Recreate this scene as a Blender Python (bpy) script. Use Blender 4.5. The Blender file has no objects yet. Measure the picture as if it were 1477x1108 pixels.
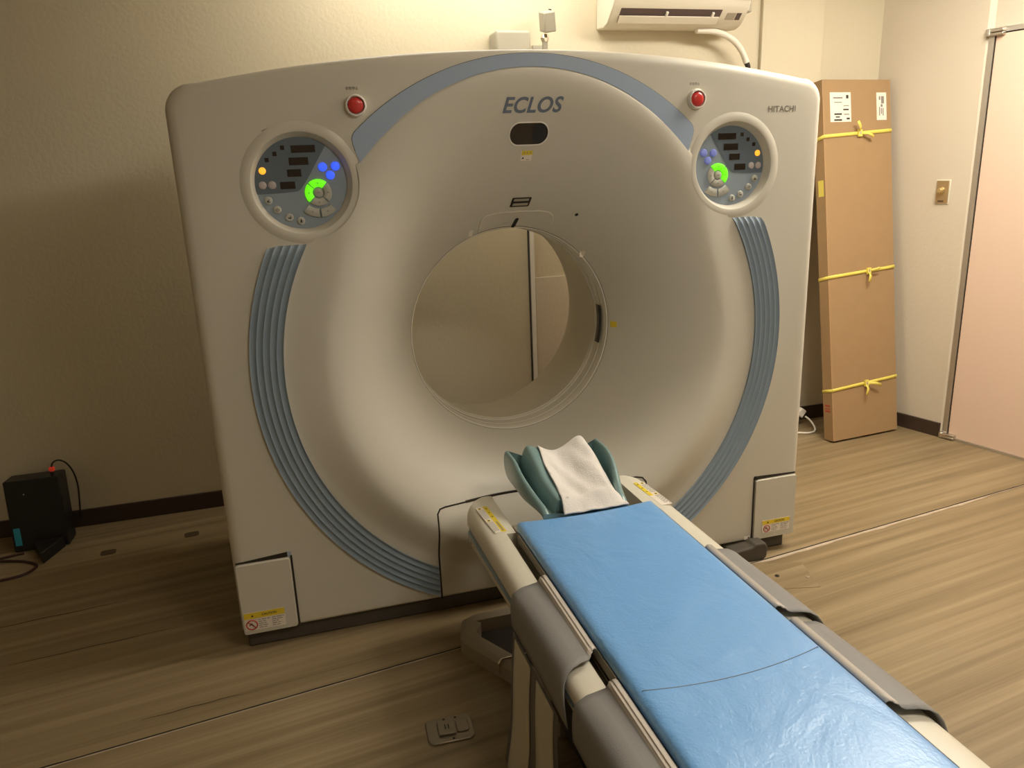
import bpy, bmesh, math, random
from mathutils import Vector, Matrix, noise
random.seed(7)
scn = bpy.context.scene
COL = scn.collection
ORG = {}

# ------------------------------------------------------------------ materials
def new_mat(name):
    m = bpy.data.materials.new(name); m.use_nodes = True
    nt = m.node_tree; b = nt.nodes['Principled BSDF']
    return m, nt, b
def plain(name, col, rough=.5, metal=0., bump=0., bscale=300., var=0., vscale=6., emit=None, es=0., coat=0., trans=0., spec=.5, ior=1.45, alpha=1.):
    m, nt, b = new_mat(name)
    b.inputs['Base Color'].default_value = (*col, 1); b.inputs['Roughness'].default_value = rough
    b.inputs['Metallic'].default_value = metal; b.inputs['Coat Weight'].default_value = coat
    b.inputs['Specular IOR Level'].default_value = spec
    b.inputs['Transmission Weight'].default_value = trans; b.inputs['IOR'].default_value = ior
    b.inputs['Alpha'].default_value = alpha
    tc = nt.nodes.new('ShaderNodeTexCoord')
    if var:
        n = nt.nodes.new('ShaderNodeTexNoise'); n.inputs['Scale'].default_value = vscale; n.inputs['Detail'].default_value = 5
        nt.links.new(tc.outputs['Object'], n.inputs['Vector'])
        mx = nt.nodes.new('ShaderNodeMix'); mx.data_type = 'RGBA'
        mx.inputs[6].default_value = (*[c*(1-var) for c in col], 1); mx.inputs[7].default_value = (*[min(1, c*(1+var)) for c in col], 1)
        nt.links.new(n.outputs['Fac'], mx.inputs[0]); nt.links.new(mx.outputs[2], b.inputs['Base Color'])
    if bump:
        n = nt.nodes.new('ShaderNodeTexNoise'); n.inputs['Scale'].default_value = bscale; n.inputs['Detail'].default_value = 3
        nt.links.new(tc.outputs['Object'], n.inputs['Vector'])
        bp = nt.nodes.new('ShaderNodeBump'); bp.inputs['Strength'].default_value = bump; bp.inputs['Distance'].default_value = .002
        nt.links.new(n.outputs['Fac'], bp.inputs['Height']); nt.links.new(bp.outputs['Normal'], b.inputs['Normal'])
    if emit:
        b.inputs['Emission Color'].default_value = (*emit, 1); b.inputs['Emission Strength'].default_value = es
    return m
M = {}
M['shell'] = plain('cream_plastic', (.62, .58, .49), .42, bump=.12, bscale=700, spec=.4)
M['cream'] = plain('cream_gloss', (.72, .67, .55), .35, spec=.5)
M['cream_dark'] = plain('beige_plastic', (.40, .35, .27), .5)
M['band'] = plain('blue_grey_plastic', (.34, .42, .54), .45)
M['groove'] = plain('grey_blue_strip', (.25, .31, .36), .5)
M['rib'] = plain('rib_plastic', (.27, .335, .40), .35)
M['liner'] = plain('bore_plastic', (.62, .57, .46), .38)
M['mylar'] = plain('clear_window_strip', (.70, .66, .57), .2, coat=.5)
M['dark'] = plain('black_plastic', (.012, .011, .010), .45)
M['gap'] = plain('dark_gap', (.03, .022, .014), .8)
M['smoke'] = plain('smoked_window', (.035, .026, .022), .12, spec=.5)
M['plinth'] = plain('brown_black_metal', (.075, .062, .046), .6)
M['red'] = plain('red_button', (.62, .035, .03), .28, coat=.4)
M['white'] = plain('white_plastic', (.85, .81, .74), .35)
M['con_light'] = plain('console_light_grey', (.30, .36, .42), .35)
M['con_dark'] = plain('console_dark_grey', (.13, .165, .205), .3)
M['display'] = plain('dark_display', (.022, .014, .010), .25)
M['key'] = plain('pale_key', (.50, .49, .43), .35)
M['key_pink'] = plain('grey_pink_key', (.48, .43, .43), .3)
M['green'] = plain('green_lit_key', (.15, .75, .02), .4, emit=(.16, 1., .01), es=.75)
M['bluelit'] = plain('blue_lit_key', (.06, .12, .8), .4, emit=(.04, .12, 1.), es=.85)
M['bluedim'] = plain('blue_dim_key', (.26, .32, .75), .4, emit=(.08, .12, .8), es=.1)
M['orange'] = plain('orange_lamp', (.9, .4, .05), .4, emit=(1., .42, .03), es=1.1)
M['ink'] = plain('black_ink', (.04, .035, .03), .7)
M['ink_grey'] = plain('grey_ink', (.24, .22, .20), .7)
M['text_blue'] = plain('brand_blue_grey', (.15, .18, .235), .4)
M['text_brown'] = plain('brand_grey', (.20, .18, .15), .5)
M['label_yellow'] = plain('yellow_sticker', (.80, .60, .04), .5)
M['label_white'] = plain('white_sticker', (.84, .76, .66), .5)
M['label_red'] = plain('red_print', (.45, .06, .04), .6)
M['teal'] = plain('teal_foam_plastic', (.20, .31, .305), .3, coat=.25)
M['grey_vinyl'] = plain('grey_vinyl', (.27, .26, .25), .5, bump=.25, bscale=500, spec=.4)
M['strip_pale'] = plain('pale_edging', (.52, .46, .40), .4)
M['recess'] = plain('brown_grey_inner', (.30, .25, .19), .55)
M['steel'] = plain('brushed_steel', (.62, .58, .52), .3, metal=1.)
M['chrome'] = plain('chrome', (.75, .70, .62), .12, metal=1.)
M['alu'] = plain('aluminium', (.60, .56, .50), .38, metal=.85)
M['strap_cream'] = plain('cream_velcro', (.62, .57, .46), .9, bump=.4, bscale=900)
M['strap_grey'] = plain('grey_webbing', (.17, .155, .14), .7)
M['base'] = plain('pedestal_beige', (.32, .27, .20), .45)
M['cardboard'] = plain('cardboard', (.37, .235, .115), .8, bump=.15, bscale=120, var=.06, vscale=14)
M['card_edge'] = plain('cardboard_edge', (.50, .31, .16), .8)
M['strap_yellow'] = plain('yellow_strapping', (.82, .68, .13), .4)
M['skirt'] = plain('brown_baseboard', (.052, .032, .022), .45)
M['door'] = plain('pink_beige_door', (.80, .60, .47), .4, bump=.05, bscale=60)
M['brass'] = plain('brass_plate', (.50, .36, .19), .35, metal=.6)
M['brass_knob'] = plain('brass_knob', (.80, .62, .32), .22, metal=.8)
M['ac'] = plain('ac_white', (.76, .70, .58), .4)
M['ac_dark'] = plain('ac_vent_dark', (.11, .075, .07), .5)
M['box_grey'] = plain('junction_box_grey', (.42, .39, .31), .5)
M['cyan'] = plain('cyan_sticker', (.03, .30, .42), .5)
M['cable'] = plain('black_cable', (.02, .012, .010), .5)
M['cable_brown'] = plain('dark_red_cable', (.05, .014, .012), .5)
M['plugred'] = plain('red_plug', (.75, .06, .03), .4, emit=(1., .08, .04), es=.12)
M['white_cord'] = plain('white_cord', (.80, .75, .65), .4)
M['seam_light'] = plain('pale_seam_filler', (.52, .42, .31), .5, var=.3, vscale=30)
M['stain'] = plain('dark_floor_stain', (.085, .055, .025), .5)
M['plate'] = plain('floor_plate_vinyl', (.265, .19, .105), .4, var=.12, vscale=12)
M['bronze'] = plain('dull_bronze_metal', (.27, .23, .18), .32, metal=.8)
M['ceiling'] = plain('ceiling_white', (.64, .60, .50), .9)
M['tube'] = plain('fluorescent_diffuser', (.9, .9, .9), .5, emit=(1., .93, .80), es=1.)

# wall paper : embossed off-white with faint mottling
def wall_mat(name, col):
    m, nt, b = new_mat(name); L = nt.links.new
    tc = nt.nodes.new('ShaderNodeTexCoord')
    n1 = nt.nodes.new('ShaderNodeTexNoise'); n1.inputs['Scale'].default_value = 60; n1.inputs['Detail'].default_value = 6
    n2 = nt.nodes.new('ShaderNodeTexNoise'); n2.inputs['Scale'].default_value = 1.7; n2.inputs['Detail'].default_value = 3
    L(tc.outputs['Object'], n1.inputs['Vector']); L(tc.outputs['Object'], n2.inputs['Vector'])
    mx = nt.nodes.new('ShaderNodeMix'); mx.data_type = 'RGBA'
    mx.inputs[6].default_value = (*[c*.94 for c in col], 1); mx.inputs[7].default_value = (*[c*1.05 for c in col], 1)
    L(n2.outputs['Fac'], mx.inputs[0]); L(mx.outputs[2], b.inputs['Base Color'])
    bp = nt.nodes.new('ShaderNodeBump'); bp.inputs['Strength'].default_value = .35; bp.inputs['Distance'].default_value = .003
    L(n1.outputs['Fac'], bp.inputs['Height']); L(bp.outputs['Normal'], b.inputs['Normal'])
    b.inputs['Roughness'].default_value = .42; b.inputs['Specular IOR Level'].default_value = .35
    return m
M['wall'] = wall_mat('embossed_wallpaper', (.64, .57, .42))
M['wall_r'] = wall_mat('embossed_wallpaper_pale', (.66, .58, .46))

# floor : streaked wood vinyl, grain running 7.5 degrees off the scanner
def floor_mat():
    m, nt, b = new_mat('streaked_vinyl_floor'); L = nt.links.new
    tc = nt.nodes.new('ShaderNodeTexCoord')
    rot = nt.nodes.new('ShaderNodeMapping'); rot.inputs['Rotation'].default_value = (0, 0, math.radians(-7.4))
    L(tc.outputs['Object'], rot.inputs['Vector'])
    def streak(sx, sy, det, loc=0):
        mp = nt.nodes.new('ShaderNodeMapping'); mp.inputs['Scale'].default_value = (sx, sy, 1); mp.inputs['Location'].default_value = (loc, loc*1.7, 0)
        L(rot.outputs['Vector'], mp.inputs['Vector'])
        n = nt.nodes.new('ShaderNodeTexNoise'); n.inputs['Scale'].default_value = 1; n.inputs['Detail'].default_value = det
        L(mp.outputs['Vector'], n.inputs['Vector']); return n
    a = streak(.6, 25, 5); c = streak(1.1, 110, 4, 3.1); d = streak(.5, .8, 2, 9)
    ad = nt.nodes.new('ShaderNodeMath'); ad.operation = 'MULTIPLY_ADD'; ad.inputs[1].default_value = .32
    L(c.outputs['Fac'], ad.inputs[0]); L(a.outputs['Fac'], ad.inputs[2])
    ad2 = nt.nodes.new('ShaderNodeMath'); ad2.operation = 'MULTIPLY_ADD'; ad2.inputs[1].default_value = .25
    L(d.outputs['Fac'], ad2.inputs[0]); L(ad.outputs[0], ad2.inputs[2])
    r = nt.nodes.new('ShaderNodeValToRGB'); L(ad2.outputs[0], r.inputs['Fac'])
    e = r.color_ramp.elements
    e[0].position = .50; e[0].color = (.16, .114, .058, 1)
    e[1].position = 1.0; e[1].color = (.36, .272, .155, 1)
    k = e.new(.70); k.color = (.24, .176, .093, 1)
    k = e.new(.84); k.color = (.29, .214, .118, 1)
    L(r.outputs['Color'], b.inputs['Base Color'])
    sc = nt.nodes.new('ShaderNodeTexNoise'); sc.inputs['Scale'].default_value = 4; sc.inputs['Detail'].default_value = 6
    L(rot.outputs['Vector'], sc.inputs['Vector'])
    rr = nt.nodes.new('ShaderNodeMapRange'); rr.inputs[3].default_value = .24; rr.inputs[4].default_value = .46
    L(sc.outputs['Fac'], rr.inputs[0]); L(rr.outputs[0], b.inputs['Roughness'])
    bp = nt.nodes.new('ShaderNodeBump'); bp.inputs['Strength'].default_value = .10; bp.inputs['Distance'].default_value = .004
    L(c.outputs['Fac'], bp.inputs['Height']); L(bp.outputs['Normal'], b.inputs['Normal'])
    return m
M['floor'] = floor_mat()

def mattress_mat():
    m, nt, b = new_mat('blue_vinyl_mattress'); L = nt.links.new
    b.inputs['Base Color'].default_value = (.175, .43, .84, 1)
    tc = nt.nodes.new('ShaderNodeTexCoord')
    mp = nt.nodes.new('ShaderNodeMapping'); mp.inputs['Scale'].default_value = (1, .8, 1); L(tc.outputs['Object'], mp.inputs['Vector'])
    n1 = nt.nodes.new('ShaderNodeTexNoise'); n1.inputs['Scale'].default_value = 6; n1.inputs['Detail'].default_value = 6; n1.inputs['Distortion'].default_value = .6
    n2 = nt.nodes.new('ShaderNodeTexNoise'); n2.inputs['Scale'].default_value = 170; n2.inputs['Detail'].default_value = 4
    L(mp.outputs[0], n1.inputs['Vector']); L(mp.outputs[0], n2.inputs['Vector'])
    b1 = nt.nodes.new('ShaderNodeBump'); b1.inputs['Strength'].default_value = .6; b1.inputs['Distance'].default_value = .022
    b2 = nt.nodes.new('ShaderNodeBump'); b2.inputs['Strength'].default_value = .6; b2.inputs['Distance'].default_value = .0018
    L(n1.outputs['Fac'], b1.inputs['Height']); L(n2.outputs['Fac'], b2.inputs['Height']); L(b1.outputs[0], b2.inputs['Normal']); L(b2.outputs[0], b.inputs['Normal'])
    b.inputs['Roughness'].default_value = .34; b.inputs['Specular IOR Level'].default_value = .6; b.inputs['Coat Weight'].default_value = .7; b.inputs['Coat Roughness'].default_value = .32
    return m
M['mattress'] = mattress_mat()
def towel_mat():
    m, nt, b = new_mat('white_terry_cloth'); L = nt.links.new
    b.inputs['Base Color'].default_value = (.84, .79, .74, 1); b.inputs['Roughness'].default_value = .95
    b.inputs['Sheen Weight'].default_value = .3
    tc = nt.nodes.new('ShaderNodeTexCoord')
    n = nt.nodes.new('ShaderNodeTexNoise'); n.inputs['Scale'].default_value = 350; n.inputs['Detail'].default_value = 3
    w = nt.nodes.new('ShaderNodeTexNoise'); w.inputs['Scale'].default_value = 40; w.inputs['Detail'].default_value = 3
    L(tc.outputs['Object'], n.inputs['Vector']); L(tc.outputs['Object'], w.inputs['Vector'])
    b1 = nt.nodes.new('ShaderNodeBump'); b1.inputs['Strength'].default_value = .5; b1.inputs['Distance'].default_value = .004
    b2 = nt.nodes.new('ShaderNodeBump'); b2.inputs['Strength'].default_value = .8; b2.inputs['Distance'].default_value = .0025
    L(w.outputs['Fac'], b1.inputs['Height']); L(n.outputs['Fac'], b2.inputs['Height']); L(b1.outputs[0], b2.inputs['Normal']); L(b2.outputs[0], b.inputs['Normal'])
    return m
M['towel'] = towel_mat()

# ------------------------------------------------------------------ mesh building
class MB:
    def __init__(s): s.v = []; s.f = []; s.m = []; s.mats = []
    def mi(s, mat):
        if mat not in s.mats: s.mats.append(mat)
        return s.mats.index(mat)
    def add(s, vs, fs, mat, X=None):
        o = len(s.v); k = s.mi(mat)
        s.v += [(X @ Vector(v)) if X else Vector(v) for v in vs]
        for f in fs: s.f.append([i+o for i in f]); s.m.append(k)
        return s
    def box(s, x0, x1, y0, y1, z0, z1, mat, X=None):
        vs = [(x, y, z) for x in (x0, x1) for y in (y0, y1) for z in (z0, z1)]
        return s.add(vs, [(0,1,3,2),(4,6,7,5),(0,4,5,1),(2,3,7,6),(0,2,6,4),(1,5,7,3)], mat, X)
    def tube(s, pts, r, mat, seg=10, closed=False, X=None):
        pts = [Vector(p) for p in pts]; n = len(pts); vs = []; fs = []; up = None
        for i, p in enumerate(pts):
            a = pts[(i-1) % n] if (closed or i) else p; b = pts[(i+1) % n] if (closed or i < n-1) else p
            t = (b-a).normalized()
            if up is None:
                up = Vector((0,0,1)) if abs(t.z) < .9 else Vector((1,0,0))
            u = (up - t*up.dot(t)).normalized(); up = u; w = t.cross(u)
            rr = r[i] if isinstance(r, (list, tuple)) else r
            for k in range(seg):
                an = 2*math.pi*k/seg; vs.append(p + u*(rr*math.cos(an)) + w*(rr*math.sin(an)))
        m = n if closed else n-1
        for i in range(m):
            for k in range(seg):
                k2 = (k+1) % seg; j = (i+1) % n
                fs.append((i*seg+k, i*seg+k2, j*seg+k2, j*seg+k))
        if not closed:
            fs.append(tuple(range(seg-1, -1, -1))); fs.append(tuple((n-1)*seg+k for k in range(seg)))
        return s.add(vs, fs, mat, X)
    def lathe(s, prof, mat, X=None, seg=48, cap0=True, cap1=True):
        # prof: list of (r, h); axis +Z in local, X transforms
        vs = []; fs = []; n = len(prof)
        for r, h in prof:
            for k in range(seg):
                a = 2*math.pi*k/seg; vs.append((r*math.cos(a), r*math.sin(a), h))
        for i in range(n-1):
            for k in range(seg):
                k2 = (k+1) % seg; fs.append((i*seg+k, i*seg+k2, (i+1)*seg+k2, (i+1)*seg+k))
        if cap0: fs.append(tuple(range(seg-1, -1, -1)))
        if cap1: fs.append(tuple((n-1)*seg+k for k in range(seg)))
        return s.add(vs, fs, mat, X)
    def grid(s, P, mat, closed_u=False, closed_v=False, matf=None):
        # P[i][j]
        nu, nv = len(P), len(P[0]); o = len(s.v); k = s.mi(mat)
        for row in P: s.v += [Vector(p) for p in row]
        for i in range(nu if closed_u else nu-1):
            for j in range(nv if closed_v else nv-1):
                i2, j2 = (i+1) % nu, (j+1) % nv
                s.f.append([o+i*nv+j, o+i2*nv+j, o+i2*nv+j2, o+i*nv+j2]); s.m.append(s.mi(matf(i, j)) if matf else k)
        return s
    def prism(s, outl, axis, a, b, mat, X=None):
        # outl: 2D points on the plane across axis
        def P(p, t):
            return {'x': (t, p[0], p[1]), 'y': (p[0], t, p[1]), 'z': (p[0], p[1], t)}[axis]
        n = len(outl); vs = [P(p, a) for p in outl] + [P(p, b) for p in outl]
        fs = [tuple(range(n)), tuple(range(2*n-1, n-1, -1))] + [(i, (i+1) % n, n+(i+1) % n, n+i) for i in range(n)]
        return s.add(vs, fs, mat, X)
    def build(s, name, parent=None, loc=None, bevel=0, seg=2, ang=35, solid=0, tri=False, recalc=True):
        me = bpy.data.meshes.new(name)
        if parent is not None: org = ORG[parent.name]
        else:
            if loc is None:
                xs = [v.x for v in s.v]; ys = [v.y for v in s.v]; zs = [v.z for v in s.v]
                loc = ((min(xs)+max(xs))/2, (min(ys)+max(ys))/2, min(zs))
            org = Vector(loc)
        me.from_pydata([v-org for v in s.v], [], s.f)
        for m in s.mats: me.materials.append(M[m])
        me.polygons.foreach_set('material_index', s.m)
        if recalc:
            bm = bmesh.new(); bm.from_mesh(me); bmesh.ops.recalc_face_normals(bm, faces=bm.faces); bm.to_mesh(me); bm.free()
        me.polygons.foreach_set('use_smooth', [True]*len(me.polygons))
        me.set_sharp_from_angle(angle=math.radians(ang)); me.update()
        o = bpy.data.objects.new(name, me); COL.objects.link(o)
        if parent is not None: o.parent = parent
        else: o.location = org
        ORG[o.name] = org
        if solid:
            md = o.modifiers.new('thick', 'SOLIDIFY'); md.thickness = solid; md.offset = 0
        if bevel:
            md = o.modifiers.new('bevel', 'BEVEL'); md.width = bevel; md.segments = seg; md.limit_method = 'ANGLE'; md.angle_limit = math.radians(35)
        return o
def tag(o, label=None, cat=None, group=None, kind=None):
    if label: o['label'] = label
    if cat: o['category'] = cat
    if group: o['group'] = group
    if kind: o['kind'] = kind
    return o
def thing(name, loc, label, cat, group=None):
    o = bpy.data.objects.new(name, None); COL.objects.link(o); o.location = loc; o.empty_display_size = .1
    ORG[o.name] = Vector(loc); return tag(o, label, cat, group)
def T(x, y, z): return Matrix.Translation((x, y, z))
def Rm(a, ax): return Matrix.Rotation(a, 4, ax)
FACE = Rm(math.pi/2, 'X')      # local xy -> world xz, local +z -> world -y (towards the room)
def text_geo(body, size, width=None, shear=0., bold=0., spacing=1.):
    c = bpy.data.curves.new('t', 'FONT'); c.body = body; c.size = size; c.shear = shear; c.offset = bold; c.space_character = spacing
    c.align_x = 'CENTER'; c.align_y = 'CENTER'; c.resolution_u = 4
    o = bpy.data.objects.new('t', c); COL.objects.link(o)
    dg = bpy.context.evaluated_depsgraph_get(); dg.update()
    me = bpy.data.meshes.new_from_object(o.evaluated_get(dg))
    vs = [v.co.copy() for v in me.vertices]; fs = [tuple(p.vertices) for p in me.polygons]
    bpy.data.objects.remove(o); bpy.data.curves.remove(c); bpy.data.meshes.remove(me)
    if vs:
        xs = [v.x for v in vs]; ys = [v.y for v in vs]; cx = (min(xs)+max(xs))/2; cy = (min(ys)+max(ys))/2
        k = width/(max(xs)-min(xs)) if width else 1
        vs = [Vector(((v.x-cx)*k, (v.y-cy)*k, 0)) for v in vs]
    return vs, fs

# ------------------------------------------------------------------ scanner face shape
ZC, RB, YB = .90, .37, .30
def ss(a, b, x):
    x = min(1, max(0, (x-a)/(b-a))); return x*x*(3-2*x)
def outline(th):
    s = math.sin(th); d = .207; b = s*d; R1 = b+math.sqrt(max(0, b*b-d*d+.647**2)); k = 60
    return math.log(math.exp(k*R1)+math.exp(k*.79))/k
def surf(x, z):
    dz = z-ZC; r = math.hypot(x, dz)
    if r < RB: return YB
    R = outline(math.atan2(dz, x))
    if r >= R: return 0.
    up = ss(.35, .85, dz/r); w = .11*(1-up)+.025*up; b = .005+.030*ss(-.05, -.85, dz/r)*(1-up) if dz < 0 else .005
    q = (r-RB)/(R-w-RB)
    if q < 1: return (YB+b)*(1-q)**1.8-b
    e = (r-(R-w))/w
    return -b*(1-ss(0, 1, e))*(1-up) - b*math.sqrt(max(0, 1-e*e))*up
W2, ZB, ZT, ZM = 1.025, .055, 1.704, 1.806
def bound(d, n=520):
    # arched rounded rectangle inset by d, fixed sampling
    hw = W2-d; zb = ZB+d*.6; sag = ZM-ZT; Rr = (W2*W2+sag*sag)/(2*sag); zc = ZM-Rr; Ra = Rr-d
    rc = .075-d*.8; rb = .02
    pts = []
    # top arc
    zat = lambda x: zc+math.sqrt(Ra*Ra-x*x)
    xe = hw-rc; ze = zat(xe); zcc = ze-rc*.985
    slope = math.atan2(-xe, ze-zc)     # negative
    for i in range(90): x = xe-2*xe*i/90; pts.append((x, zat(x)))
    a0 = math.pi/2-slope*1.0; a0 = math.pi/2+abs(slope)
    for i in range(14): a = a0+(math.pi-a0)*i/14; pts.append((-hw+rc+rc*math.cos(a), zcc+rc*math.sin(a)))
    for i in range(70): pts.append((-hw, zcc+(zb+rb-zcc)*i/70))
    for i in range(6): a = math.pi+math.pi/2*i/6; pts.append((-hw+rb+rb*math.cos(a), zb+rb+rb*math.sin(a)))
    for i in range(90): pts.append((-hw+rb+(2*hw-2*rb)*i/90, zb))
    for i in range(6): a = -math.pi/2+math.pi/2*i/6; pts.append((hw-rb+rb*math.cos(a), zb+rb+rb*math.sin(a)))
    for i in range(70): pts.append((hw, zb+rb+(zcc-zb-rb)*i/70))
    for i in range(14): a = (math.pi-a0)*1.0*i/14*1.0; a = 0+(math.pi-a0)*i/14; pts.append((hw-rc+rc*math.cos(a), zcc+rc*math.sin(a)))
    return pts

gantry = thing('ct_scanner_gantry', (0, .44, 0), 'large cream CT scanner ring housing with blue arc and two round control consoles', 'CT scanner')
YR = .88
mb = MB()
er = .030
inner = bound(er)
rows = []
tt = [0, .012, .03, .05, .075]+[.10+.80*i/45 for i in range(45)]+[.90+.1*i/16 for i in range(17)]
for t in tt:
    row = []
    for (bx, bz) in inner:
        th = math.atan2(bz-ZC, bx); R = outline(th)
        t2 = t; r = RB+(R-RB)*t2; x, z = r*math.cos(th), ZC+r*math.sin(th)
        row.append((x, surf(x, z) if t < 1 else 0., z))
    rows.append(row)
# finer rim rings near the crown come from t close to 1
extra = []
for t in (.9895,):
    pass
for s in (.02, .07, .13, .2, .27, .34, .41, .48, .55, .62, .69, .76, .83, .9, 1.):
    row = []
    for i, (bx, bz) in enumerate(inner):
        th = math.atan2(bz-ZC, bx); R = outline(th); x0, z0 = R*math.cos(th), ZC+R*math.sin(th)
        rb_ = math.hypot(bx, bz-ZC)
        if rb_ < R: x0, z0 = bx*.9995, ZC+(bz-ZC)*.9995
        row.append((x0+(bx-x0)*s, 0., z0+(bz-z0)*s))
    rows.append(row)
for k in range(1, 7):
    a = math.pi/2*k/6; d = er*(1-math.sin(a)); y = er*(1-math.cos(a))
    rows.append([(x, y, z) for x, z in bound(d)])
rows.append([(x, .30, z) for x, z in bound(0)])
mb.grid(rows, 'shell', closed_v=True)
CONS = ((-.690, 1.449), (.693, 1.447)); RC = .159
for i, v in enumerate(mb.v):          # open the two round console pockets
    for cx, cz in CONS:
        d = math.hypot(v.x-cx, v.z-cz)
        if abs(d-RC) < .0085 and d > 0: v.x = cx+(v.x-cx)*RC/d; v.z = cz+(v.z-cz)*RC/d
def in_pocket(f):
    c = sum((mb.v[i] for i in f), Vector())/len(f)
    return any(math.hypot(c.x-cx, c.z-cz) < RC-.001 for cx, cz in CONS) and c.y < .25
keep = [k for k, f in enumerate(mb.f) if not in_pocket(f)]
mb.f = [mb.f[k] for k in keep]; mb.m = [mb.m[k] for k in keep]
mb.build('front_cover', gantry, ang=50)
mb = MB()
rows = [[(x, .302, z) for x, z in bound(.002)], [(x, YR-.03, z) for x, z in bound(.002)]]
for k in range(1, 5):
    a = math.pi/2*k/4; rows.append([(x, YR-.03+.03*math.sin(a), z) for x, z in bound(.002+.03*(1-math.cos(a)))])
row = []
for bx, bz in bound(.03):
    th = math.atan2(bz-ZC, bx); row.append((.435*math.cos(th), YR, ZC-.012+.435*math.sin(th)))
rows.append(row)
mb.grid(rows, 'shell', closed_v=True); mb.build('rear_cover', gantry, ang=50)
# bore lining, flaring to the back
mb = MB()
def ringrow(r, y, zc=ZC, n=160): return [(r*math.cos(2*math.pi*k/n), y, zc+r*math.sin(2*math.pi*k/n)) for k in range(n)]
prof = [(.366, .408, 0), (.360, .412, 0), (.360, .43, 0), (.366, .50, -.001), (.380, .60, -.003), (.398, .72, -.006), (.416, .82, -.009), (.428, .865, -.012), (.437, .882, -.012)]
mb.grid([ringrow(r, y, ZC+dz) for r, y, dz in prof], 'liner', closed_v=True); mb.build('bore_lining', gantry, ang=30)
mb = MB()
prof = [(.3705, .300), (.3665, .302), (.3650, .306), (.3655, .345), (.3635, .348), (.3635, .353), (.3655, .356), (.366, .394), (.3625, .399), (.3615, .408), (.366, .410)]
mb.grid([ringrow(r, y) for r, y in prof], 'mylar', closed_v=True)
mb.build('scan_window_ring', gantry, ang=25)
mb = MB()
mb.tube(ringrow(.3712, .2985), .0009, 'gap', 6, closed=True); mb.build('bore_edge_seam', gantry)
mb = MB()
rows = []
for y in (.340, .376):
    rows.append([(.3595*math.cos(a), y, ZC+.3595*math.sin(a)) for a in [math.radians(-14+23*i/12) for i in range(13)]])
mb.grid(rows, 'smoke'); o = mb.build('laser_slot', gantry, solid=.003)
tag(o, 'dark laser slot in the bore wall')

# ---- draped helpers
def drape_patch(mb, pts, off, mat, th=.003, rings=6, flat=None, cx=None, cz=None, rnd=0):
    n = len(pts); cx = sum(p[0] for p in pts)/n if cx is None else cx; cz = sum(p[1] for p in pts)/n if cz is None else cz
    g = (lambda x, z: surf(x, z)) if flat is None else (lambda x, z: flat)
    P = []
    for i in range(rings+1):
        t = i/rings if i else .001
        P.append([(cx+(x-cx)*t, g(cx+(x-cx)*t, cz+(z-cz)*t)-off, cz+(z-cz)*t) for x, z in pts])
    P.append([(x, g(x, z)-off+th, z) for x, z in pts])
    mb.grid(P, mat, closed_v=True)
def rrect(cx, cz, w, h, r, n=6, shear=0, skew=0):
    out = []
    for (sx, sz, a0) in ((1, 1, 0), (-1, 1, 90), (-1, -1, 180), (1, -1, 270)):
        for i in range(n+1):
            a = math.radians(a0+90*i/n); x = sx*(w/2-r)+r*math.cos(a); z = sz*(h/2-r)+r*math.sin(a)
            out.append((cx+x+shear*z, cz+z+skew*x))
    # densify straight edges
    res = []
    for i, p in enumerate(out):
        q = out[(i+1) % len(out)]; d = math.hypot(q[0]-p[0], q[1]-p[1]); k = max(1, int(d/.012))
        for j in range(k): res.append((p[0]+(q[0]-p[0])*j/k, p[1]+(q[1]-p[1])*j/k))
    return res
def drape_line(mb, pts, r, mat, off=0., closed=False, step=.012, seg=6):
    res = []
    n = len(pts)
    for i in range(n if closed else n-1):
        p, q = pts[i], pts[(i+1) % n]; d = math.hypot(q[0]-p[0], q[1]-p[1]); k = max(1, int(d/step))
        for j in range(k): res.append((p[0]+(q[0]-p[0])*j/k, p[1]+(q[1]-p[1])*j/k))
    if not closed: res.append(pts[-1])
    mb.tube([(x, surf(x, z)-off, z) for x, z in res], r, mat, seg, closed=closed)
def drape_text(mb, body, cx, cz, size, mat, width=None, off=.0008, flat=None, **k):
    vs, fs = text_geo(body, size, width, **k)
    out = []
    for v in vs:
        x, z = cx+v.x, cz+v.y
        out.append((x, (surf(x, z) if flat is None else flat)-off, z))
    mb.add(out, fs, mat)
def smallprint(mb, x0, x1, z0, z1, rows, mat, y, th=.35, seed=0, fill=.9):
    rr = random.Random(seed); h = (z1-z0)/rows
    for i in range(rows):
        zc = z1-h*(i+.5); x = x0; xe = x0+(x1-x0)*rr.uniform(.6, 1)*fill if i else x1
        while x < xe:
            w = rr.uniform(.7, 2.4)*h; w = min(w, xe-x)
            if w > h*.25: mb.add([(x, y, zc-h*th/2), (x+w, y, zc-h*th/2), (x+w, y, zc+h*th/2), (x, y, zc+h*th/2)], [(0, 1, 2, 3)], mat)
            x += w+h*.35

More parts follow.
